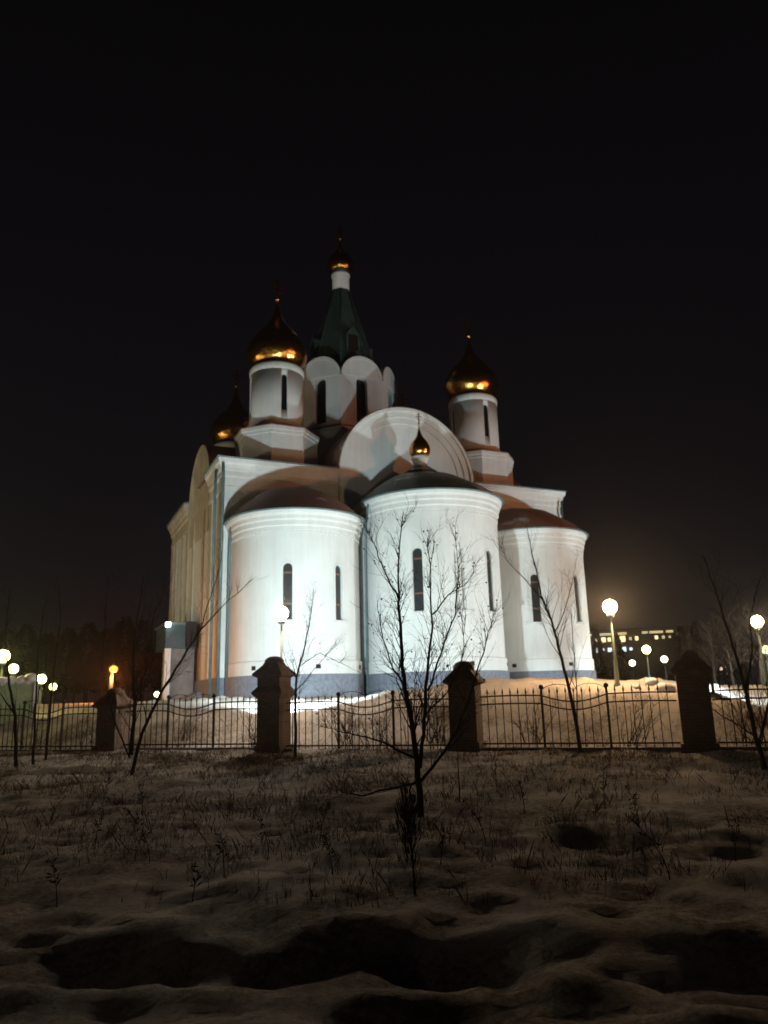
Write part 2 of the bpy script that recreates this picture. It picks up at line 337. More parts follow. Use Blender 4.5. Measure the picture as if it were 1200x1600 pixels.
# ---- apses
def apse(cx, cy, r, H, wins, niche, rid, RM=None):
    n = 40
    path = [(cx-r, 0)]+[(cx-r*math.cos(PI*k/n), cy-r*math.sin(PI*k/n)) for k in range(n+1)]+[(cx+r, 0)]
    ang = lambda d: R(d)
    w_ = MB(); w_.prism(path, -.3, H-.9)
    o = w_.build('apse', PLASTER, ch)
    cs = []
    for d, z0, z1, wd in wins:
        m = MB(); m.prism_map(arch(wd, z0, z1), radial((cx, cy), R(d), r), -.25, .4); cs.append(m)
    for d, z0, z1, wd in niche:
        m = MB(); m.prism_map(arch(wd, z0, z1), radial((cx, cy), R(d), r), -.14, .4); cs.append(m)
    cut(o, cs)
    for p in o.data.polygons:
        p.use_smooth = False
    for d, z0, z1, wd in wins:
        fn = radial((cx, cy), R(d), r)
        m = MB(); m.prism_map(arch(wd+.04, z0-.02, z1+.02), fn, -.20, -.16); m.build('window', GLASS, o)
        for zb in (z0+(z1-z0)*.27, z0+(z1-z0)*.82):
            m = MB(); m.add([fn(a, z, dd) for dd in (-.17, -.13) for a, z in ((-wd/2, zb), (wd/2, zb), (wd/2, zb+.09), (-wd/2, zb+.09))], [(3, 2, 1, 0), (4, 5, 6, 7), (0, 1, 5, 4), (1, 2, 6, 5), (2, 3, 7, 6), (3, 0, 4, 7)]); m.build('window_bar', WBAR, o)
        m = MB(); hw = wd/2+.1
        m.add([fn(a, z, dd) for dd in (-.3, .14) for a, z in ((-hw, z0-.09), (hw, z0-.09), (hw, z0), (-hw, z0))], [(3, 2, 1, 0), (4, 5, 6, 7), (0, 1, 5, 4), (1, 2, 6, 5), (2, 3, 7, 6), (3, 0, 4, 7)])
        # thin raised frame
        oa = arch(wd+.2, z0, z1+.1, 10); ia = arch(wd+.1, z0, z1+.05, 10)
        m.prism_map(oa[1:]+[oa[0], ia[0]]+ia[1:][::-1], fn, -.06, .03)
        m.build('window_surround', PLASTER, o)
    for d, z0, z1, wd in niche:
        fn = radial((cx, cy), R(d), r); m = MB()
        m.add([fn(a, z, dd) for dd in (-.14, .18) for a, z in ((-wd/2-.2, z0-.1), (wd/2+.2, z0-.1), (wd/2+.2, z0), (-wd/2-.2, z0))], [(3, 2, 1, 0), (4, 5, 6, 7), (0, 1, 5, 4), (1, 2, 6, 5), (2, 3, 7, 6), (3, 0, 4, 7)])
        m.prism_map([(-.07, z0), (.07, z0), (.07, z1-.4), (-.07, z1-.4)], fn, -.15, .0)
        m.prism_map([(-wd/2+.02, z1-.95), (wd/2-.02, z1-.95), (wd/2-.02, z1-.83), (-wd/2+.02, z1-.83)], fn, -.145, -.02)
        m.build('blind_niche_cross', PLASTER, o)
    m = MB(); m.sweep(path, [(0, H-1.0), (.05, H-.98), (.05, H-.78), (.12, H-.72), (.12, H-.5), (.19, H-.42), (.2, H-.25), (.3, H-.14), (.33, H), (-.5, H+.02)], smooth=False)
    nd = int(PI*r/.24)
    for k in range(nd+1):
        a = -PI/2+PI*k/nd; fn = radial((cx, cy), a, r)
        m.add([fn(x_, z, dd) for dd in (-.02, .04) for x_, z in ((-.05, H-1.12), (.05, H-1.12), (.05, H-1.02), (-.05, H-1.02))], [(3, 2, 1, 0), (4, 5, 6, 7), (0, 1, 5, 4), (1, 2, 6, 5), (2, 3, 7, 6), (3, 0, 4, 7)])
    m.build('cornice', PLASTER, o)
    m = MB(); m.sweep(path, [(0, 1.74), (.08, 1.70), (.08, 1.06)]); m.build('base_course', PLASTER, o)
    m = MB(); m.sweep(path, [(0, 1.08), (.15, 1.06), (.16, -.3)]); m.build('plinth', PLINTH, o)
    for d in (-55, 0, 52): m = MB(); m.prism_map([(-.12, 1.3), (.12, 1.3), (.12, 1.5), (-.12, 1.5)], radial((cx, cy), R(d), r), .05, .1); m.build('air_vent', IRON, o)
    # roof: cornice edge up to the ridge point
    ax, ay, az_ = rid; k2 = len(path); m = MB(); ring = []
    for f, zf in ((0, 0), (.2, .34), (.5, .72), (1, 1)):
        for (x, y) in path:
            dx, dy = (x-cx)/r, (y-cy)/r if y < cy else 0
            ex, ey = x+dx*.42, y+dy*.42
            ring.append((ex+(ax-ex)*f, ey+(min(ay, 0)-ey)*f if y < cy or True else y, H+.05+(az_-H)*zf))
    m.add(ring, [(i*k2+k, i*k2+k+1, (i+1)*k2+k+1, (i+1)*k2+k) for i in range(3) for k in range(k2-1)], True)
    m.build('apse_roof', RM or ROOFB, o)
    m = MB(); m.sweep(path, [(.30, H+.004), (.46, H-.01), (.47, H+.05), (.3, H+.08)]); m.build('roof_edge', PIPE, o)
    return o
apse(-7.32, -1.35, 3.26, 8.96, [(-25.5, 3.6, 6.35, .46), (22, 3.6, 6.35, .46), ], [], (-7.32, 0, 11.3))
apse(7.32, -1.35, 3.26, 8.96, [(-30, 3.72, 6.4, .46), (18.5, 3.72, 6.4, .46), ], [], (7.32, 0, 11.3))
apse(0, -2.74, 3.67, 10.13, [(-39.5, 4.0, 7.2, .5), (26, 4.0, 7.2, .5), ], [(-6, 4.0, 7.25, .55)], (0, -1.4, 12.45), ROOF)
# ---- domes
def onion(r, z0, z1):
    """profile of an onion dome, widest radius r, from neck z0 to tip z1"""
    h = z1-z0
    P = [(.74, 0), (.84, .03), (.95, .09), (.995, .16), (1.0, .22), (.96, .29), (.87, .37), (.73, .45), (.57, .52), (.42, .585), (.30, .65), (.20, .72), (.125, .80), (.07, .89), (.035, 1.0)]
    return [(a*r, z0+b*h) for a, b in P]
def cross(parent, c, z, s):
    m = MB(); x, y = c; t = .055*s
    m.box(x-t, x+t, y-t, y+t, z, z+1.55*s)
    m.box(x-.45*s, x+.45*s, y-t*.8, y+t*.8, z+.92*s, z+1.02*s)
    m.box(x-.24*s, x+.24*s, y-t*.8, y+t*.8, z+1.22*s, z+1.31*s)
    m.add([(x+a, y+b, z+q) for b in (-t*.8, t*.8) for a, q in ((-.28*s, .62*s), (.28*s, .40*s), (.28*s, .49*s), (-.28*s, .71*s))], [(3, 2, 1, 0), (4, 5, 6, 7), (0, 1, 5, 4), (1, 2, 6, 5), (2, 3, 7, 6), (3, 0, 4, 7)])
    m.build('cross', GOLD, parent)
    m = MB(); m.sphere((x, y, z-.02), .17*s, 14, 8); m.build('gilt_ball', GOLD, parent)
def dome(c, r, z0, z1, cs, neck, zn):
    m = MB(); m.lathe(onion(r, z0, z1), 48, c); o = m.build('dome', GOLD, ch)
    m = MB(); m.lathe([(neck, zn), (neck, z0-.08), (neck+.08, z0-.04), (neck+.08, z0+.05)], 32, c); m.build('dome_neck', TENTG, o)
    cross(o, c, z1+.1, cs)
def corner_drum(cx, cy, dz=0):
    c = (cx, cy); before = set(ch.children)
    m = MB(); m.lathe([(2.5, 12.8), (2.5, 15.0), (2.56, 15.03), (2.56, 15.2), (2.62, 15.25), (2.62, 15.45)], 8, c, False, R(22.5)); b = m.build('octagonal_base', PLASTER, ch)
    m = MB(); m.lathe([(2.66, 15.44), (2.66, 15.49), (1.72, 15.85)], 8, c, False, R(22.5)); m.build('octagon_roof', ROOFB, b)
    m = MB(); m.lathe([(1.66, 15.5), (1.66, 19.55)], 48, c); d = m.build('drum', PLASTER, ch)
    cs = []
    for a in (0, 90, 180, 270):
        q = MB(); q.prism_map(arch(.34, 16.75, 19.05), radial(c, R(a), 1.66), -.4, .3); cs.append(q)
    cut(d, cs)
    for a in (0, 90, 180, 270):
        q = MB(); q.prism_map(arch(.38, 16.73, 19.07), radial(c, R(a), 1.66), -.16, -.12); q.build('slit_window', GLASS_D, d)
    m = MB(); m.lathe([(1.64, 19.4), (1.69, 19.44), (1.71, 19.75), (1.6, 19.92), (1.3, 20.0)], 48, c, True); m.build('drum_cornice', PLASTER, d)
    m = MB(); m.lathe([(1.66, 15.84), (1.74, 15.86), (1.74, 16.05), (1.66, 16.09)], 48, c, False); m.build('drum_base_ring', PLASTER, d)
    dome(c, 1.88, 20.05, 24.85, .9, 1.3, 19.95)
    for o_ in set(ch.children)-before: o_.location.z += dz
for c in ((-7.08, 3.55), (7.08, 3.55), (-7.08, 14.7, -1.5), (7.08, 14.7, -1.5)): corner_drum(*c)
# ---- central tented tower
cc = (0, 10.5)
AP = 3.8  # apothem
RC = AP/math.cos(PI/8); half = AP*math.tan(PI/8)
ZS = 21.95
m = MB(); m.lathe([(RC+.3, 13), (RC+.3, 17.7), (RC+.42, 17.75), (RC+.42, 18.0)], 8, cc, False, R(22.5)); pd = m.build('tower_pedestal', PLASTER, ch)
m = MB(); m.lathe([(RC+.48, 17.99), (RC+.48, 18.06), (RC, 18.25)], 8, cc, False, R(22.5)); m.build('pedestal_roof', ROOFB, pd)
m = MB(); m.lathe([(RC, 18.0), (RC, ZS)], 8, cc, False, R(22.5)); tw = m.build('octagonal_tower', PLASTER, ch)
cs = []
for k in range(8):
    q = MB(); q.prism_map(arch(.84, 18.5, 21.9), radial(cc, R(45*k), AP), -.5, .4); cs.append(q)
cut(tw, cs)
for k in range(8):
    fn = radial(cc, R(45*k), AP)
    q = MB(); q.prism_map(arch(.88, 18.48, 21.92), fn, -.45, -.38); q.build('tower_window', GLASS_D, tw)
    q = MB(); q.prism_map(halfdisc(half*.985, ZS, 24), fn, -.9, .05); q.build('gable_arch', PLASTER, tw)
    q = MB(); n = 24; ro, ri = half*.985, half*.86
    q.prism_map([(ro*math.cos(PI*j/n), ZS+ro*math.sin(PI*j/n)) for j in range(n+1)]+[(ri*math.cos(PI*j/n), ZS+ri*math.sin(PI*j/n)) for j in range(n, -1, -1)], fn, 0, .09); q.build('archivolt', PLASTER, tw)
m = MB(); m.lathe([(3.5, ZS-.1), (3.3, 22.6), (2.85, 22.9), (.80, 30.4), (.76, 30.6)], 8, cc, False, R(22.5)); tn = m.build('tent_roof', TENTG, ch)
for k in range(8):
    a = R(22.5+45*k)
    m = MB(); m.tube([(cc[0]+2.87*math.cos(a), cc[1]+2.87*math.sin(a), 22.9), (cc[0]+.82*math.cos(a), cc[1]+.82*math.sin(a), 30.4)], .05, 5); m.build('tent_rib', TENTG, tn)
for k in range(4):
    fn = radial(cc, R(90*k), 0)
    m = MB(); m.prism_map([(-.5, 24.4), (.5, 24.4), (.5, 26.0), (0, 26.6), (-.5, 26.0)], fn, .8, 2.35); dm = m.build('dormer', TENTG, tn)
    m = MB(); m.prism_map([(-.38, 24.7), (.38, 24.7), (.38, 25.9), (-.38, 25.9)], fn, 2.33, 2.37); m.build('dormer_opening', IRON, tn)
m = MB(); m.lathe([(.66, 30.4), (.66, 31.9), (.74, 31.95), (.74, 32.1)], 32, cc); m.build('lantern', PLASTER, ch)
dome(cc, 1.05, 32.3, 35.3, .8, .6, 32.05)
# ---- small cupola on the middle apse
c0 = (0, -1.8)
m = MB(); m.lathe([(1.15, 12.0), (1.15, 12.35), (.55, 12.75)], 8, c0, False, R(22.5)); m.build('cupola_base', ROOF, ch)
m = MB(); m.lathe([(.42, 12.4), (.42, 13.2), (.5, 13.24), (.5, 13.4)], 24, c0); m.build('cupola_neck', PLASTER, ch)
dome(c0, .62, 13.45, 15.4, .42, .34, 13.38)
# ---- downpipes
def pipe(pts, r=.07): m = MB(); m.tube(pts, r, 8); m.build('downpipe', PIPE, ch)
pipe([(-11.15, -.5, 12.3), (-11.1, -.42, 11.6), (-11.1, -.36, 10.8), (-11.1, -.28, .1)], .08)
pipe([(-11.3, .55, 12.2), (-11.34, .55, 11.0), (-11.34, .55, .1)], .08)
pipe([(-10.75, -1.0, 8.7), (-10.72, -.55, 7.9), (-10.72, -.5, .1)], .07)
pipe([(-3.86, -.9, 8.7), (-3.86, -.6, .1)], .07)
pipe([(-3.95, -3.2, 9.9), (-3.87, -2.5, 9.0), (-3.87, -2.4, .1)], .06)
pipe([(3.95, -2.7, 9.9), (3.87, -2.3, 9.0), (3.87, -2.2, .1)], .06)
pipe([(4.6, -3.1, 8.7), (4.35, -2.7, 8.0), (4.3, -2.6, .1)], .06)
pipe([(10.95, -.4, 12.0), (10.9, -.25, .1)], .07)
# ---- side porch
pc = empty('porch', 'pale side porch with a dark teal canopy and corner lamp, left of the church', 'porch', (-11.9, 7.5, 0))
PORCHW = mat('grey_porch_plaster', (.24, .24, .235), .9, noise_amt=.3, nscale=2)
def P_(name, m_, x0, x1, y0, y1, z0, z1, par=pc):
    q = MB(); q.box(x0+11.9, x1+11.9, y0-7.5, y1-7.5, z0, z1); return q.build(name, m_, par)
P_('wall', PORCHW, -12.5, -11.22, 5.8, 9.2, -.2, 2.9)
P_('canopy', CANOPY, -12.9, -11.22, 5.5, 9.5, 2.9, 4.25)
P_('canopy_roof', ROOF, -12.98, -11.22, 5.42, 9.58, 4.25, 4.36)
P_('column', PLASTER, -12.92, -12.6, 5.35, 5.7, -.2, 2.9)
q = MB(); q.prism([(0, 0), (.9, 0), (.9, .8), (0, .8)], -.2, 3.4)
P_('vent_box', IRON, -11.8, -11.25, 5.1, 5.45, 3.0, 4.4)
pl = P_('porch_lamp', glow('porch_lamp_glow', (.85, .95, 1.0), 14), -12.96, -12.72, 5.1, 5.34, 4.1, 4.34)
st = MB(); 
for k in range(5): st.box(-12.3+k*.28, -12.3+(k+1)*.28+.02, 3.0, 4.6, -.2, .08+k*.10)
tag(st.build('stone_steps', PLINTH), 'low dark stone steps beside the left corner of the church', 'steps')

# ------------------------------------------------------------------ lamps
LG = 'globe lamps along the church paths'
def make_lamp(px, py, D, label, gr, s, col, group=LG, name='street_lamp', power=0, lcol=None):
    g = at(px, py, D); zb = ground(g.x, g.y); h = g.z-zb
    L = empty(name, label, 'street lamp', (g.x, g.y, zb-.05), group)
    m = MB(); m.lathe([(.11, 0), (.11, .10), (.065, .16), (.058, .8), (.038, .88), (.030, h-.25)], 12); m.build('pole', POST, L)
    m = MB(); m.lathe([(.05, h-.28), (.11, h-.24), (.12, h-gr*.8), (.05, h-gr*.7)], 14); m.build('collar', POST, L)
    m = MB(); m.sphere((0, 0, h+.05), gr, 28, 16); m.build('globe', glow('lamp_glow', col, s), L)
    if power:
        ld = bpy.data.lights.new('globe_light', 'POINT'); ld.energy = power; ld.color = lcol or col; ld.shadow_soft_size = gr+.02; ld.use_soft_falloff = False
        lo = bpy.data.objects.new('globe_light', ld); C.objects.link(lo); lo.location = (g.x, g.y, zb+h)
    return L
WARM = (1.0, .80, .42); YEL = (1.0, .95, .30)
make_lamp(953, 948, 23.5, 'tallest looking white globe lamp on a slim post, right of the church on the bank', .20, 12, (1.0, .85, .55), power=1050, lcol=(1.0, .64, .33))
make_lamp(440, 958, 22.3, 'bright white globe lamp in front of the left apse, behind the tiered brick pillar', .19, 12, (1.0, .95, .85), power=700, lcol=(1.0, .85, .68))
make_lamp(1183, 971, 30, 'globe lamp highest at the right edge, beyond the wide brick pillar', .20, 9, WARM, power=260)
make_lamp(1196, 1015, 46, 'globe lamp cut by the right edge, below a higher lamp', .22, 9, YEL)
make_lamp(1010, 1015, 46, 'middle globe lamp of the three beyond the bank right of the church', .22, 9, WARM, power=150)
make_lamp(1038, 1030, 57, 'globe lamp nearest the wide brick pillar, right of two others', .23, 9, WARM)
make_lamp(988, 1036, 62, 'lowest globe lamp just right of the tall lamp post beyond the bank', .23, 9, (1., .85, .62))
make_lamp(5, 1025, 31, 'yellowish globe lamp at the left edge above the pale green wall', .22, 9, YEL, power=160)
make_lamp(21, 1045, 38, 'yellowish globe lamp rising behind the pale green wall', .21, 9, YEL)
make_lamp(65, 1061, 46, 'globe lamp just right of the end of the pale green wall', .24, 9, YEL, power=120)
make_lamp(83, 1073, 57, 'small yellow globe lamp, second right of the pale green wall', .24, 9, YEL)
make_lamp(245, 1085, 72, 'small white globe lamp low beside the left porch', .24, 9, WARM)
# sodium street light
g = at(175, 1046, 40); zb = ground(g.x, g.y)
L = empty('street_lamp', 'orange sodium street light over the left brick pillar, in front of dark trees', 'street lamp', (g.x, g.y, zb))
h = g.z-zb
m = MB(); m.lathe([(.12, 0), (.1, 1), (.07, h-.2)], 10); m.build('pole', POST, L)
m = MB(); m.tube([(0, 0, h-.25), (0, 0, h+.2), (.05, -.3, h+.24)], .04, 8); m.build('arm', POST, L)
m = MB(); m.sphere((.05, -.3, h), .20, 14, 8, .8); m.build('lamp_head', glow('sodium_glow', (1.0, .20, .02), 5.5), L)
ld = bpy.data.lights.new('sodium_light', 'POINT'); ld.energy = 450; ld.color = (1, .25, .05); ld.shadow_soft_size = .1
lo = bpy.data.objects.new('sodium_light', ld); C.objects.link(lo); lo.location = (g.x+.05, g.y-.3, g.z-.32)
ORD4 = ['leftmost', 'second from left', 'highest', 'lowest']
for k, (px, py) in enumerate(((1127, 1046), (1135, 1043), (1141, 1040), (1139, 1053))):
    g = at(px, py, 120); zb = ground(g.x, g.y)
    L = empty('distant_lamp', ORD4[k]+' of four faint distant lights between the bare trees at the right', 'street lamp', (g.x, g.y, zb), 'faint lights far behind the right trees')
    m = MB(); m.lathe([(.1, 0), (.06, g.z-zb)], 8); m.build('pole', POST, L)
    m = MB(); m.sphere((0, 0, g.z-zb+.1), .22, 12, 8); m.build('globe', glow('distant_glow', (1, .7, .55), 1.2), L)

# ------------------------------------------------------------------ floodlights
def flood(x, y, tx, ty, tz, power, label, col=(.74, .95, 1.0), sz=R(125), lift=.75):
    z = ground(x, y)
    d = Vector((tx-x, ty-y, tz-z)).normalized(); a = math.atan2(d.y, d.x)-PI/2
    f = empty('floodlight', label, 'floodlight', (x, y, z), 'floodlights aimed at the church', a)
    m = MB(); m.box(-.22, .22, -.22, .0, lift-.16, lift+.16); m.build('housing', IRON, f)
    m = MB(); m.box(-.26, -.235, -.06, .04, 0, lift+.02); m.box(.235, .26, -.06, .04, 0, lift+.02); m.box(-.26, .26, -.1, .06, -.04, .02); m.build('bracket', IRON, f)
    m = MB(); m.box(-.19, .19, .002, .012, lift-.13, lift+.13); m.build('lens', glow('flood_glow', (.85, .97, 1.0), 20), f)
    ld = bpy.data.lights.new('flood_light', 'SPOT'); ld.energy = power; ld.color = col; ld.spot_size = sz; ld.spot_blend = .5; ld.shadow_soft_size = .25
    lo = bpy.data.objects.new('flood_light', ld); C.objects.link(lo); lo.location = (x+d.x*.1, y+d.y*.1, z+lift)
    lo.rotation_euler = d.to_track_quat('-Z', 'Y').to_euler()
    return f
FL, FR_ = (-12.6, -16.2), (14, -18)
flood(*FL, -4, 0, 9, 10200, 'small black floodlight on the snow behind the tiered brick pillar')
flood(*FR_, 4, 0, 9, 10800, 'small black floodlight on the snow far right, outside the fence lamps')
g_ = at(1102, 1080, 22.4); h_ = at(1195, 1090, 24.5)
flood(g_.x, g_.y, h_.x, h_.y, -.9, 420, 'small floodlight on the snow just behind the wide black brick pillar', sz=R(150), lift=.42)
# unseen warm lights, added to colour the church's shade and warm its left side
def street(x, y, z, power, col, r=.25):  # unseen warm fill, added where no lamp post stands
    ld = bpy.data.lights.new('warm_fill_light', 'POINT'); ld.energy = power; ld.color = col; ld.shadow_soft_size = r
    lo = bpy.data.objects.new('warm_fill_light', ld); C.objects.link(lo); lo.location = (x, y, z)
ld = bpy.data.lights.new('sodium_side_spot', 'SPOT'); ld.energy = 5600; ld.color = (1, .35, .13); ld.shadow_soft_size = .25; ld.spot_size = R(95); ld.spot_blend = .5  # unseen sodium spot added at the right, aimed so the foreground stays dark
lo = bpy.data.objects.new('sodium_side_spot', ld); C.objects.link(lo); lo.location = (20, -25, 10); lo.rotation_euler = Vector((-22, 30, 5)).to_track_quat('-Z', 'Y').to_euler()
street(-46, -22, 8, 500, (1, .72, .42))
street(-31, 9, 6, 2600, (1, .86, .60))  # added fill to brighten the church's left side wall

# ------------------------------------------------------------------ fence and pillars
PT = [-14.4, -9.615, -4.83, 0, 4.795, 9.59]
PLAB = ['brick gate pillar standing beyond the left edge of the picture', 'dark brick pillar at the left, its right side touched by pale light',
        'dark brick pillar with a stepped double cap in front of the left apse', 'dark brick pillar with a domed cap in front of the middle apse',
        'wide black brick pillar with a pointed cap at the right, nearest to the camera', 'brick pillar beyond the right edge of the picture']
def gz(tt): x, y = fen(tt, 0); return ground(x, y)
def pillar(tt, label, tier, hh=1.5):
    x, y = fen(tt, 0); z = gz(tt)
    p = empty('brick_pillar', label, 'pillar', (x, y, z-.1), 'brick pillars of the church fence', math.atan2(FE.y, FE.x))
    hw = .305
    m = MB(); m.box(-hw, hw, -hw, hw, 0, hh); m.box(-hw-.05, hw+.05, -hw-.05, hw+.05, 0, .25); m.build('shaft', BRICK, p)
    m = MB()
    if tier:
        m.lathe([(hw*1.41, hh-.52), (hw*1.41+.13, hh-.42), (hw*1.41+.16, hh-.37), (hw*1.3, hh-.2)], 4, (0, 0), False, R(45))
    hw2 = hw*1.414
    m.lathe([(hw2, hh-.02), (hw2+.13, hh+.03), (hw2+.14, hh+.08), (hw2*.72, hh+.28), (hw2*.5, hh+.40), (hw2*.22, hh+.47), (.02, hh+.49)], 4, (0, 0), False, R(45))
    m.build('cap', CAPM, p)
    m = MB(); m.sphere((0, 0, hh+.36), .25 if tt < 4 else .17, 16, 8, .62); m.build('rounded_cap_top', CAPM, p)
    return p
for tt, lb, ph in zip(PT, PLAB, (1.3, 1.2, 1.86, 1.5, 1.6, 1.6)): pillar(tt, lb, tt == -4.83, ph)
FLAB = ['iron fence panel at the left edge before the pale green wall', 'iron fence panel between the left pillar and the stepped-cap pillar',
        'iron fence panel behind the young tree, between the stepped-cap and domed-cap pillars', 'iron fence panel between the domed-cap pillar and the wide black pillar',
        'iron fence panel running off the right edge past the wide black pillar']
def railz(s, ln, h):  # sagging middle third
    a = ln/3
    if s < a: return h + .015*math.sin(PI*s/a)
    if s > 2*a: return h + .015*math.sin(PI*(s-2*a)/a)
    return h - .14*math.sin(PI*(s-a)/a)
pk0 = None
for i in range(5):
    t0, t1 = PT[i]+.34, PT[i+1]-.34; ln = t1-t0
    x, y = fen((t0+t1)/2, 0); z = (gz(t0)+gz(t1))/2
    f = empty('iron_fence', FLAB[i], 'fence', (x, y, z), 'iron fence panels between brick pillars', math.atan2(FE.y, FE.x))
    for h, nm in ((1.14, 'upper_rail'), (.97, 'lower_rail')):
        m = MB(); m.tube([(-ln/2+ln*k/36, 0, railz(ln*k/36, ln, h)) for k in range(37)], .016, 5, False); m.build(nm, IRON, f)
    m = MB(); m.box(-ln/2, ln/2, -.015, .015, .12, .155); m.build('bottom_rail', IRON, f)
    m = MB(); m.box(-ln/2, ln/2, -.10, .10, -.2, .06); m.build('foot_shade_strip', PLINTH, f)  # low dark strip added for the band of shade along the fence foot
    for k in (1, 2):
        xx = -ln/2+ln*k/3
        m = MB(); m.box(xx-.024, xx+.024, -.024, .024, 0, 1.27); m.sphere((xx, 0, 1.32), .055, 10, 6); m.build('post', IRON, f)
    m = MB(); a = ln/3
    for c_ in (-a/4, a/4): m.tube([(c_+a/4*math.cos(PI*j/12), 0, 1.2+.17*math.sin(PI*j/12)) for j in range(13)], .009, 4, False)
    m.build('scroll_arch', IRON, f)
    npk = 24
    for k in range(npk+1):
        if k % 8 == 0 and 0 < k < npk: continue
        if k in (0, npk): continue
        if pk0 is None:
            m = MB(); m.box(-.009, .009, -.009, .009, .05, 1.2); m.lathe([(.008, 1.18), (.022, 1.22), (.002, 1.32)], 4, (0, 0), False); pk0 = m.mesh('picket'); pk0.materials.append(IRON)
        o = bpy.data.objects.new('picket', pk0); C.objects.link(o); o.parent = f; o.location = (-ln/2+ln*k/npk, 0, 0)

# ------------------------------------------------------------------ bare trees
def twig(mb, p, d, ln, r, dep, rnd, sag=0):
    n = 4; pts = [Vector(p)]; d = Vector(d).normalized()
    for i in range(n):
        d = (d+Vector((rnd.uniform(-1, 1), rnd.uniform(-1, 1), rnd.uniform(-.7, 1)-sag))*.16).normalized()
        pts.append(pts[-1]+d*ln/n)
    mb.tube(pts, [r*(1-.7*i/n) for i in range(n+1)], 4 if dep else 3)
    if dep > 0:
        for k in range(rnd.randint(2, 4)):
            i = rnd.randint(1, n); q = d.orthogonal().normalized(); q.rotate(Matrix.Rotation(rnd.uniform(0, 2*PI), 3, d))
            twig(mb, pts[i], d*.9+q*rnd.uniform(.45, .9), ln*rnd.uniform(.4, .65), r*.5, dep-1, rnd, sag)
    return pts
def traced(name, label, cat, stems, D, seed, dens=1.0, tl=.7, material=BARK, depth=.5, group=None, buds=0, spr=.6, up_=.55, thin=.72):
    """stems: list of (pixel polyline, r0, r1); each stem gets its own small run of depth, twigs grow from it all round"""
    rnd = random.Random(seed)
    b = at(stems[0][0][0][0], stems[0][0][0][1], D); zb = ground(b.x, b.y)
    t = empty(name, label, cat, (b.x, b.y, zb), group)
    trunk = MB(); tw_ = MB(); o = Vector((b.x, b.y, zb)); first = True
    vd = Vector((b.x-CAM.x, b.y-CAM.y, 0)).normalized()
    for si, (pp, r0, r1) in enumerate(stems):
        r0 *= thin; r1 *= thin*.7
        n = len(pp); ang = 0 if si == 0 else rnd.uniform(-depth, depth)
        raw = []
        for i, (x, y) in enumerate(pp):
            raw.append(at(x, y, D+ang*(i/(n-1))**1.2)-o)
        if si == 0: raw[0].z = -.1
        # subdivide with slight wobble
        pts = []
        for i in range(n-1):
            for k in range(4):
                f = k/4; q = raw[i].lerp(raw[i+1], f)
                if k: q += Vector((rnd.uniform(-1, 1), rnd.uniform(-1, 1), rnd.uniform(-1, 1)))*.012
                pts.append(q)
        pts.append(raw[-1]); m_ = len(pts)
        rad = [r0+(r1-r0)*i/(m_-1) for i in range(m_)]
        trunk.tube(pts, rad, 7)
        L_ = sum((pts[i+1]-pts[i]).length for i in range(m_-1))
        cnt = int(L_*6*dens)
        for k in range(cnt):
            f = rnd.uniform(.22 if si == 0 else .1, 1); i = min(m_-2, int(f*(m_-1)))
            d = (pts[i+1]-pts[i]).normalized(); q = d.orthogonal().normalized(); q.rotate(Matrix.Rotation(rnd.uniform(0, 2*PI), 3, d))
            ln = tl*rnd.uniform(.4, 1.1)*(1.15-.6*f)
            e = twig(tw_, pts[i], d*.7+q*spr+Vector((0, 0, up_)), ln, max(.0035, rad[i]*.3), 2, rnd)
            if buds:
                for _ in range(buds):
                    c = e[rnd.randint(2, 4)]+Vector([rnd.uniform(-.05, .05) for _ in range(3)]); s_ = rnd.uniform(.006, .014)
                    tw_.add([c+Vector((s_, 0, 0)), c+Vector((-s_, s_, 0)), c+Vector((-s_, -s_, 0)), c+Vector((0, 0, -2*s_))], [(0, 1, 2), (0, 3, 1), (1, 3, 2), (2, 3, 0)])
    trunk.build('trunk', material, t); tw_.build('branches', material, t)
    return t
traced('bare_tree', 'young bare tree with two tall stems, growing nearest in front of the middle apse', 'tree', [
    ([(658, 1262), (652, 1190), (640, 1110), (628, 1040), (624, 960), (622, 900), (630, 800)], .06, .009),
    ([(656, 1200), (662, 1130), (668, 1050), (676, 980), (672, 900), (668, 840)], .036, .007),
    ([(657, 1222), (690, 1180), (715, 1140), (738, 1075), (760, 1000), (775, 950)], .03, .006),
    ([(650, 1185), (600, 1160), (545, 1145), (500, 1135)], .022, .005),
    ([(652, 1222), (610, 1232), (570, 1243), (535, 1238), (505, 1215)], .022, .005),
    ([(624, 940), (600, 890), (585, 850), (570, 820)], .018, .004),
    ([(676, 960), (700, 930), (725, 915), (745, 890)], .015, .004),
    ([(634, 1075), (612, 1040), (596, 985), (590, 940)], .018, .004),
    ([(668, 1080), (690, 1020), (712, 960), (716, 890), (712, 830)], .02, .004),
    ([(662, 1120), (700, 1080), (722, 1030), (728, 960)], .018, .004)], 9.6, 5, 2.4, .6, buds=1)
traced('bare_tree', 'small bare tree growing beside the stepped-cap brick pillar', 'tree', [
    ([(462, 1168), (461, 1120), (463, 1060), (474, 1020), (484, 970), (490, 920)], .055, .008),
    ([(462, 1080), (480, 1060), (500, 1035), (520, 1010)], .022, .005),
    ([(464, 1060), (450, 1040), (440, 1010)], .02, .005),
    ([(470, 1040), (500, 1020), (530, 1035), (570, 1055)], .015, .004)], 17.5, 8, 1.5, .75, buds=1)
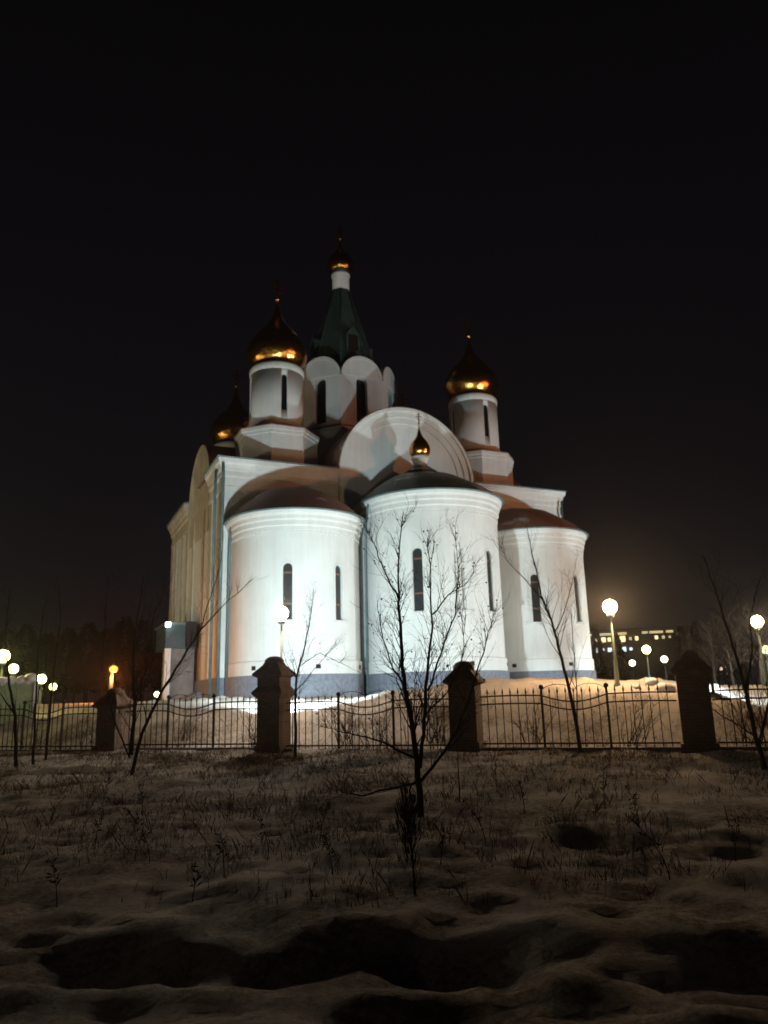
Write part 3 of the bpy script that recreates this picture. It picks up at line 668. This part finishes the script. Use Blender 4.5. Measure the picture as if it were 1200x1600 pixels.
traced('bare_tree', 'slender bare tree leaning left in front of the right apse', 'tree', [
    ([(908, 1170), (892, 1090), (878, 1030), (862, 970), (845, 930), (835, 880), (822, 820)], .06, .01),
    ([(866, 990), (880, 960), (893, 915), (900, 880)], .018, .004),
    ([(850, 940), (820, 905), (795, 880), (780, 850)], .018, .004),
    ([(903, 1140), (900, 1060), (895, 1000), (892, 950)], .022, .005)], 16.4, 9, 1.0, .9, buds=0)
traced('bare_tree', 'dark many-stemmed bare tree leaning right in front of the church left corner', 'tree', [
    ([(205, 1192), (222, 1145), (250, 1085), (285, 1030), (312, 985), (345, 950), (395, 905)], .065, .012),
    ([(204, 1180), (210, 1110), (208, 1030), (215, 960), (225, 900)], .075, .012),
    ([(203, 1185), (180, 1130), (160, 1050), (165, 950), (170, 900)], .03, .006),
    ([(312, 985), (330, 930), (345, 880), (350, 830)], .02, .005),
    ([(210, 1100), (235, 1030), (240, 960), (270, 900)], .028, .006)], 15.8, 12, 1.3, .9, thin=.6)
traced('bare_tree', 'thin bare tree leaning left at the right edge of the picture', 'tree', [
    ([(1200, 1215), (1180, 1150), (1165, 1080), (1145, 1010), (1120, 930), (1100, 870)], .06, .01),
    ([(1185, 1165), (1200, 1100), (1212, 1040), (1220, 960)], .03, .006),
    ([(1180, 1150), (1130, 1120), (1085, 1090)], .02, .005),
    ([(1165, 1080), (1175, 1020), (1172, 960), (1190, 900)], .025, .005)], 13.5, 21, 1.0, .8)
traced('bare_tree', 'dark bare tree leaning left at the left edge of the picture', 'tree', [
    ([(29, 1168), (24, 1120), (14, 1070), (8, 1000), (15, 920)], .06, .01),
    ([(25, 1120), (5, 1090), (-20, 1050)], .03, .006)], 18.5, 31, .5, .8)
traced('bare_tree', 'thin straight bare sapling, first right of the tree at the left edge', 'tree', [
    ([(54, 1168), (56, 1100), (60, 1010), (72, 930)], .045, .008)], 19, 32, .6, .7)
traced('bare_tree', 'thin bare sapling left of the left brick pillar', 'tree', [
    ([(73, 1166), (78, 1110), (85, 1040), (95, 960), (90, 900)], .045, .008)], 19.5, 33, .6, .7)
traced('bare_sapling', 'short thin sapling standing right of the young nearest tree', 'sapling', [
    ([(717, 1240), (716, 1200), (714, 1150)], .014, .006)], 10.3, 41, .3, .3)

# brush behind the fence: knee-high bare shrubs on the bank
SG = 'bare shrubs behind the iron fence'
rnd = random.Random(4)
SH = [(-13.5, 1.2, 'left of the left brick pillar'), (-11.6, 1.4, 'just left of the left brick pillar'), (-8.3, 1.3, 'right of the left brick pillar'), (-6.2, 1.3, 'left of the stepped-cap pillar'),
      (-3.5, 1.5, 'right of the stepped-cap pillar'), (-2.6, 1.2, 'behind the young nearest tree'), (-1.2, 1.6, 'left of the domed-cap pillar'), (1.2, 1.4, 'right of the domed-cap pillar'),
      (3.4, 1.3, 'left of the wide black pillar'), (6.0, 1.5, 'right of the wide black pillar'), (7.4, 1.2, 'at the right edge')]
for k, (tt, wv, txt) in enumerate(SH):
    x, y = fen(tt, wv); z = ground(x, y)
    m = MB(); big = tt > 5.5 or tt in (-3.5, -1.2)
    for j in range(14 if big else 9):
        a = rnd.uniform(0, 2*PI); sp = rnd.uniform(.15, .6)
        twig(m, (rnd.uniform(-.25, .25), rnd.uniform(-.25, .25), -.05), (math.cos(a)*sp, math.sin(a)*sp, 1), rnd.uniform(.5, 1.1)*(1.25 if big else .9), .012, 3, rnd)
    o = m.build('bare_shrub', BARK2); o.location = (x, y, z)
    tag(o, 'knee-high bare brown shrub behind the iron fence, '+txt, 'shrub', SG)

# ------------------------------------------------------------------ background trees
def pine(m, h, r, rnd, n=700):
    for _ in range(n):
        f = rnd.random()**.8; z = h*(.15+.85*f); rr = r*(1-f)**.7*rnd.uniform(.3, 1)+.1
        a = rnd.uniform(0, 2*PI); c = Vector((rr*math.cos(a), rr*math.sin(a), z+rnd.uniform(-.3, .3))); s_ = rnd.uniform(.25, .6)
        d = Vector((math.cos(a), math.sin(a), rnd.uniform(-.5, .2)))*s_; e = d.orthogonal().normalized()*s_*.45
        m.add([c-e, c+e, c+d], [(0, 1, 2)])
rnd = random.Random(77)
NP = 3; protos = []
for k in range(NP):
    t = empty('pine_tree', 'x', 'tree', (0, 0, 0), 'dark trees on the left skyline')
    m = MB(); m.lathe([(.2, -.3), (.1, 6)], 7); m.build('trunk', BARK, t)
    m = MB(); pine(m, 8+k, 2.3+.4*k, rnd, 1500); m.build('crown', PINE, t)
    protos.append(t)
ORD = ['first', 'second', 'third', 'fourth', 'fifth', 'sixth', 'seventh', 'eighth', 'ninth', 'tenth', 'eleventh', 'twelfth']
BL_ = [(-20, 990, 90), (12, 985, 84), (42, 978, 92), (75, 992, 88), (108, 985, 95), (140, 975, 86), (168, 985, 90), (196, 968, 80), (225, 972, 84), (250, 985, 90), (275, 990, 96)]
for k, (px, py, D) in enumerate(BL_):
    t = protos[k] if k < NP else copy_tree(protos[k % NP])
    g = at(px, py, D); zb = ground(g.x, g.y); s_ = (g.z-zb)/(8+(k % NP))
    t.location = (g.x, g.y, zb); t.scale = (s_*1.1, s_*1.1, s_); t.rotation_euler.z = k*1.3
    t['label'] = ORD[k]+' dark dense tree from the left on the unlit skyline left of the church'; t['group'] = 'dark trees on the left skyline'
BR_ = [(885, 990, 110, 1), (930, 985, 118, 1), (962, 990, 112, 0), (1062, 982, 112, 1), (1085, 975, 105, 0), (1120, 968, 100, 1)]
for k, (px, py, D, q) in enumerate(BR_):
    t = copy_tree(protos[k % NP]); g = at(px, py, D); zb = ground(g.x, g.y); s_ = (g.z-zb)/(8+(k % NP))
    t.location = (g.x, g.y, zb); t.scale = (s_*.55, s_*.55, s_); t.rotation_euler.z = k*2.1
    t['label'] = ORD[k]+' dark slim tree from the left before the far lit building'; t['group'] = 'dark trees before the far building'
rnd = random.Random(5)
bt = []
for k in range(3):
    t = empty('bare_tree', 'x', 'tree', (0, 0, 0))
    m = MB(); tr = MB()
    tr.tube([(0, 0, -.2), (.05, .05, 1.5), (.1, -.05, 3.4), (.05, 0, 6)], [.13, .11, .07, .02], 6)
    for j in range(60):
        z = rnd.uniform(1.0, 5.6); a = rnd.uniform(0, 2*PI)
        twig(m, (.05, 0, z), (math.cos(a)*.8, math.sin(a)*.8, 1), rnd.uniform(1, 2.4)*(1.2-z/8), .03, 2, rnd)
    tr.build('trunk', BARK2, t); m.build('branches', BARK2, t); bt.append(t)
NB = [(930, 1040, 66), (958, 1046, 60), (978, 1030, 72), (1075, 985, 54), (1105, 965, 48), (1130, 950, 44), (1150, 960, 52), (1172, 940, 42), (1190, 955, 47), (1212, 935, 40), (1060, 1015, 62), (1025, 1046, 70), (165, 1000, 66), (205, 1000, 68), (140, 1010, 70), (120, 1020, 74)]
for k, (px, py, D) in enumerate(NB):
    t = bt[k] if k < 3 else copy_tree(bt[k % 3]); g = at(px, py, D); zb = ground(g.x, g.y); s_ = (g.z-zb)/6.6
    t.location = (g.x, g.y, zb); t.scale = (s_*1.3, s_*1.3, s_); t.rotation_euler.z = k*1.7
    if px < 300: t['label'] = ORD[[120, 140, 165, 205].index(px)]+' bare tree from the left around the orange street light'; t['group'] = 'bare trees by the orange street light'
    elif px < 1000: t['label'] = ORD[[930, 958, 978].index(px)]+' low bare tree from the left, right behind the right apse'; t['group'] = 'low bare trees right of the church'
    else: t['label'] = ORD[sorted(q[0] for q in NB if q[0] > 1000).index(px)]+' brown bare tree from the left in the thicket at the right'; t['group'] = 'brown bare trees at the right'

# ------------------------------------------------------------------ far building
D = 175; g = at(985, 1010, D); dirn = Vector((g.x-CAM.x, g.y-CAM.y)).normalized(); tx = Vector((dirn.y, -dirn.x)); zb = ground(g.x, g.y)
fb = empty('office_building', 'wide low building with lit yellow and white windows far away right of the church', 'building', (g.x, g.y, 0), None, math.atan2(tx.y, tx.x))
def px2(px, py):
    p = at(px, py, D); q = Vector((p.x-g.x, p.y-g.y)); return q.dot(tx), p.z
xl, zt = px2(840, 989); xr, _ = px2(1085, 989)
zt = at(985, 987, D).z
m = MB(); m.box(xl, xr, 0, 14, zb-1, zt+.3); m.build('wall', FARW, fb)
m = MB(); m.box(xl-.4, xr+.4, -.5, 14.4, zt+.3, zt+.7); m.build('roof', TENTG, fb)
YW = glow('far_yellow_window', (1, .86, .42), 1.6); YW2 = glow('far_dim_window', (1, .8, .4), .75); WW = glow('far_white_window', (.75, .92, 1), 1.6)
m = MB(); 
for a, b in ((912, 926), (936, 958), (962, 979), (1003, 1012), (1015, 1036), (1041, 1052)):
    x0 = px2(a, 989)[0]; x1 = px2(b, 989)[0]; m.box(x0, x1, -.12, -.02, zt-.55, zt-.1)
m.build('lit_eaves', YW2, fb)
rnd = random.Random(9)
def win(px, py, wpx, hpx, mt):
    x, z = px2(px, py); z = zt-(py-989)*D/F; hw = wpx*D/F/2; hh = hpx*D/F/2
    hw *= .72; hh *= .7; m = MB(); m.box(x-hw, x+hw, -.1, .02, z-hh, z+hh); m.build('window', mt, fb)
for px, w_, h_ in ((916, 6, 9), (930, 7, 7), (943, 8, 10), (952, 6, 8), (973, 10, 12), (985, 5, 6), (995, 6, 8), (1026, 6, 7), (1037, 5, 6), (1047, 4, 4)):
    win(px, 999, w_, h_, YW if w_ > 5 else YW2)
for px, w_, h_ in ((923, 6, 6), (931, 6, 9), (942, 5, 6), (953, 8, 8), (975, 8, 9), (986, 5, 5), (960, 4, 5)):
    win(px, 1014, w_, h_, WW)

# ------------------------------------------------------------------ left: green lit wall and snow
D = 30; a0 = at(-30, 1100, D); a1 = at(51, 1100, D); d_ = Vector((a1.x-a0.x, a1.y-a0.y)); ln = d_.length; zt = at(25, 1066, D).z; zb = ground(a1.x, a1.y)-.4
gw = empty('garden_wall', 'pale green lit wall with a snowy top at the left edge', 'wall', (a0.x, a0.y, zb), None, math.atan2(d_.y, d_.x))
m = MB(); m.box(0, ln, 0, .3, 0, zt-zb); m.build('panel', WGREEN, gw)
m = MB(); m.box(ln, ln+.14, -.05, .35, 0, zt-zb+.05); m.build('end_post', SNOW, gw)
m = MB(); m.tube([(ln*k/16, .15, zt-zb+.03+.04*math.sin(k*1.7)) for k in range(17)], [.17+.03*math.sin(k*2.3) for k in range(17)], 8); m.sphere((ln-.12, .15, zt-zb+.12), .24, 12, 8, .8); m.build('snow_cap', SNOW, gw)
# snow clods on the crest of the bank
SC = 'snow heaps on the crest of the bank'
rnd = random.Random(3)
def lump(tt, wv, s_, label, grp=SC):
    x, y = fen(tt, wv); m = MB(); n, k = 14, 8; vs = []
    for i in range(k+1):
        for j in range(n):
            th = PI*i/k; ph = 2*PI*j/n; p = Vector((math.sin(th)*math.cos(ph), math.sin(th)*math.sin(ph), math.cos(th)*.65))
            p *= s_*(1+.28*noise.noise(p*1.6+Vector((tt*3, wv, 0)))); vs.append(p)
    m.add(vs, [(i*n+j, i*n+(j+1) % n, (i+1)*n+(j+1) % n, (i+1)*n+j) for i in range(k) for j in range(n)], True)
    o = m.build('snow_lump', SNOW); o.location = (x, y, ground(x, y)+s_*.15); tag(o, label, 'snow lump', grp)
lump(4.25, 6.0, .26, 'largest snow heap on the bank crest, just left of the wide black pillar')
lump(3.9, 6.6, .2, 'middle one of the snow heaps on the bank crest left of the wide black pillar')
lump(3.45, 6.2, .14, 'smallest snow heap on the bank crest, below the lowest of the far globe lamps')

# ------------------------------------------------------------------ foreground plants
p = at(650, 1440, 6.6)
x, y = p.x, p.y; z = ground(x, y)
pw = empty('dead_weed', 'tall dark dried weed with a thick plume, nearest to the camera in the middle', 'plant', (x, y, z))
m = MB(); hgt = at(632, 1225, 6.6).z-z; lean = at(632, 1225, 6.6)-at(650, 1440, 6.6); lx, ly = lean.x, lean.y
st_pts = [Vector((lx*f**1.3, ly*f**1.3, hgt*f-.05*(f == 0))) for f in [i/8 for i in range(9)]]
m.tube(st_pts, [.011-.009*i/8 for i in range(9)], 5); m.build('stem', WEED, pw)
m = MB(); rnd = random.Random(2)
for k in range(420):
    f = rnd.triangular(.22, 1.0, .66); c = Vector((lx*f**1.3, ly*f**1.3, hgt*f)); a = rnd.uniform(0, 2*PI)
    sp = .105*(1-abs(f-.6)*1.6); c2 = c+Vector((math.cos(a), math.sin(a), 0))*sp*rnd.uniform(0, 1)
    d = Vector((math.cos(a)*.35, math.sin(a)*.35, 1)).normalized()*rnd.uniform(.05, .12); e = d.orthogonal().normalized()*rnd.uniform(.004, .010)
    m.add([c2-e, c2+d*.5+e*1.6, c2+d, c2+d*.5-e*1.6], [(0, 1, 2, 3)])
for k in range(10):
    f = rnd.uniform(.25, .7); a = rnd.uniform(0, 2*PI); twig(m, (lx*f**1.3, ly*f**1.3, hgt*f), (math.cos(a)*.4, math.sin(a)*.4, 1), .28, .004, 1, rnd)
m.build('plume', WEED, pw)
# separate tall dry stalks in the field
rnd = random.Random(15)
def stalk(px, py, D, h, label, lean=0, seeds=18):
    p = at(px, py, D); x, y = p.x, p.y; z = ground(x, y)
    t = empty('dry_stalk', label, 'plant', (x, y, z), 'dry stalks sticking out of the snow')
    m = MB(); pts = [Vector((rt.x*lean*f*f*h, rt.y*lean*f*f*h, h*f-.03)) for f in [i/6 for i in range(7)]]
    m.tube(pts, [.006-.004*i/6 for i in range(7)], 4); m.build('stem', WEED, t)
    m = MB()
    for k in range(seeds):
        f = rnd.uniform(.45, 1); c = Vector((rt.x*lean*f*f*h, rt.y*lean*f*f*h, h*f-.03)); a = rnd.uniform(0, 2*PI)
        d = Vector((math.cos(a)*.7, math.sin(a)*.7, rnd.uniform(-.2, .9))).normalized()*rnd.uniform(.03, .09); e = d.orthogonal().normalized()*.008
        m.add([c-e, c+d*.6+e, c+d, c+d*.6-e], [(0, 1, 2, 3)])
    for k in range(3):
        f = rnd.uniform(.3, .8); a = rnd.uniform(0, 2*PI); twig(m, (rt.x*lean*f*f*h, rt.y*lean*f*f*h, h*f), (math.cos(a)*.5, math.sin(a)*.5, 1), h*.35, .003, 1, rnd)
    m.build('seed_head', WEED, t)
STK = [(160, 1250, 10.5, .55, 0.1, 'below the left brick pillar, taller of two'), (150, 1290, 9.0, .45, .15, 'below the left brick pillar, shorter of two'), (235, 1330, 8.3, .55, -.5, 'bent to the left, between the left and stepped-cap pillars'),
       (225, 1240, 10.8, .4, -.2, 'just below the many-stemmed leaning tree'), (355, 1260, 10, .4, .1, 'in the dark shadow patch below the stepped-cap pillar'), (350, 1385, 7.5, .42, -.1, 'halfway down below the stepped-cap pillar'),
       (420, 1340, 8.2, .5, -.4, 'leaning left, directly under the stepped-cap pillar'), (500, 1330, 8.4, .42, .2, 'leaning right, left of the plumed weed'), (520, 1390, 7.2, .36, -.2, 'low down left of the plumed weed, near the foot track'),
       (760, 1330, 8.3, .5, -.5, 'bent strongly left, right of the plumed weed'), (690, 1380, 7.4, .32, .2, 'small, close right of the plumed weed'), (820, 1270, 9.7, .4, -.1, 'below the gap right of the domed-cap pillar'),
       (945, 1260, 10, .6, .05, 'tall and upright, below the right apse tree'), (1000, 1300, 9, .4, -.2, 'midway between the right apse tree and the right edge'), (1050, 1400, 7, .55, -.6, 'bent far left near the foot track at the right'),
       (1150, 1350, 7.9, .4, .2, 'below the wide black pillar, near the right edge'), (300, 1420, 6.9, .3, .2, 'short, at the edge of the foot track at the left'), (90, 1400, 7.2, .4, -.2, 'lowest one at the left edge'),
       (775, 1215, 11.5, .45, 0, 'just below the domed-cap pillar'), (860, 1190, 13.2, .5, .1, 'just left of the foot of the right apse tree')]
for px, py, D, h, le, tx_ in STK:
    stalk(px, py, D, h, 'dry dark weed stalk '+tx_, le)
# dry grass poking through the snow: one uncountable cover
rnd = random.Random(8); m = MB(); cnt = 0
while cnt < 48000:
    tt = rnd.uniform(-14, 13); wv = -11.5+11.3*rnd.random()**.9 if rnd.random() < .78 else rnd.uniform(.3, 4.2)
    x, y = fen(tt, wv)
    cx, cy = x-CAM.x, y-CAM.y; s_ = cx*fh.x+cy*fh.y; t_ = cx*rt.x+cy*rt.y
    if s_ < 6.2 or abs(t_) > s_*.6: continue
    if nz(x+40, y, .8) + .5*nz(x, y+3, 3) < -.12+rnd.uniform(-.25, .25): continue
    z = ground(x, y)
    for _ in range(3):
        h = rnd.uniform(.02, .11)*(2.2 if rnd.random() < .10 else 1); a = rnd.uniform(0, 2*PI); l = rnd.uniform(.1, .9)*h
        b = Vector((x+rnd.uniform(-.04, .04), y+rnd.uniform(-.04, .04), z-.01)); e = Vector((math.cos(a+1.57), math.sin(a+1.57), 0))*rnd.uniform(.002, .005)
        d = Vector((math.cos(a)*l, math.sin(a)*l, h))
        m.add([b-e, b+e, b+d*.6+e*.7+Vector((0, 0, h*.1)), b+d], [(0, 1, 2, 3)]); cnt += 1
tag(m.build('dry_grass', DRY), 'dry brown grass poking through the snow of the field and bank', 'grass', None, 'stuff')

# ------------------------------------------------------------------ haze added for the lens glow around the lamps
hz = MB(); hz.box(-330, 330, -120, 330, -8, 60)
hm = bpy.data.materials.new('haze'); hm.use_nodes = True; t = hm.node_tree; t.nodes.clear()
o_ = t.nodes.new('ShaderNodeOutputMaterial'); v_ = t.nodes.new('ShaderNodeVolumePrincipled')
v_.inputs['Color'].default_value = (.9, .9, .92, 1); v_.inputs['Density'].default_value = .0007; v_.inputs['Anisotropy'].default_value = .86
t.links.new(v_.outputs[0], o_.inputs['Volume'])
ho = hz.build('haze', hm); ho['kind'] = 'stuff'; ho['label'] = 'thin haze added for the glow around the lamps'
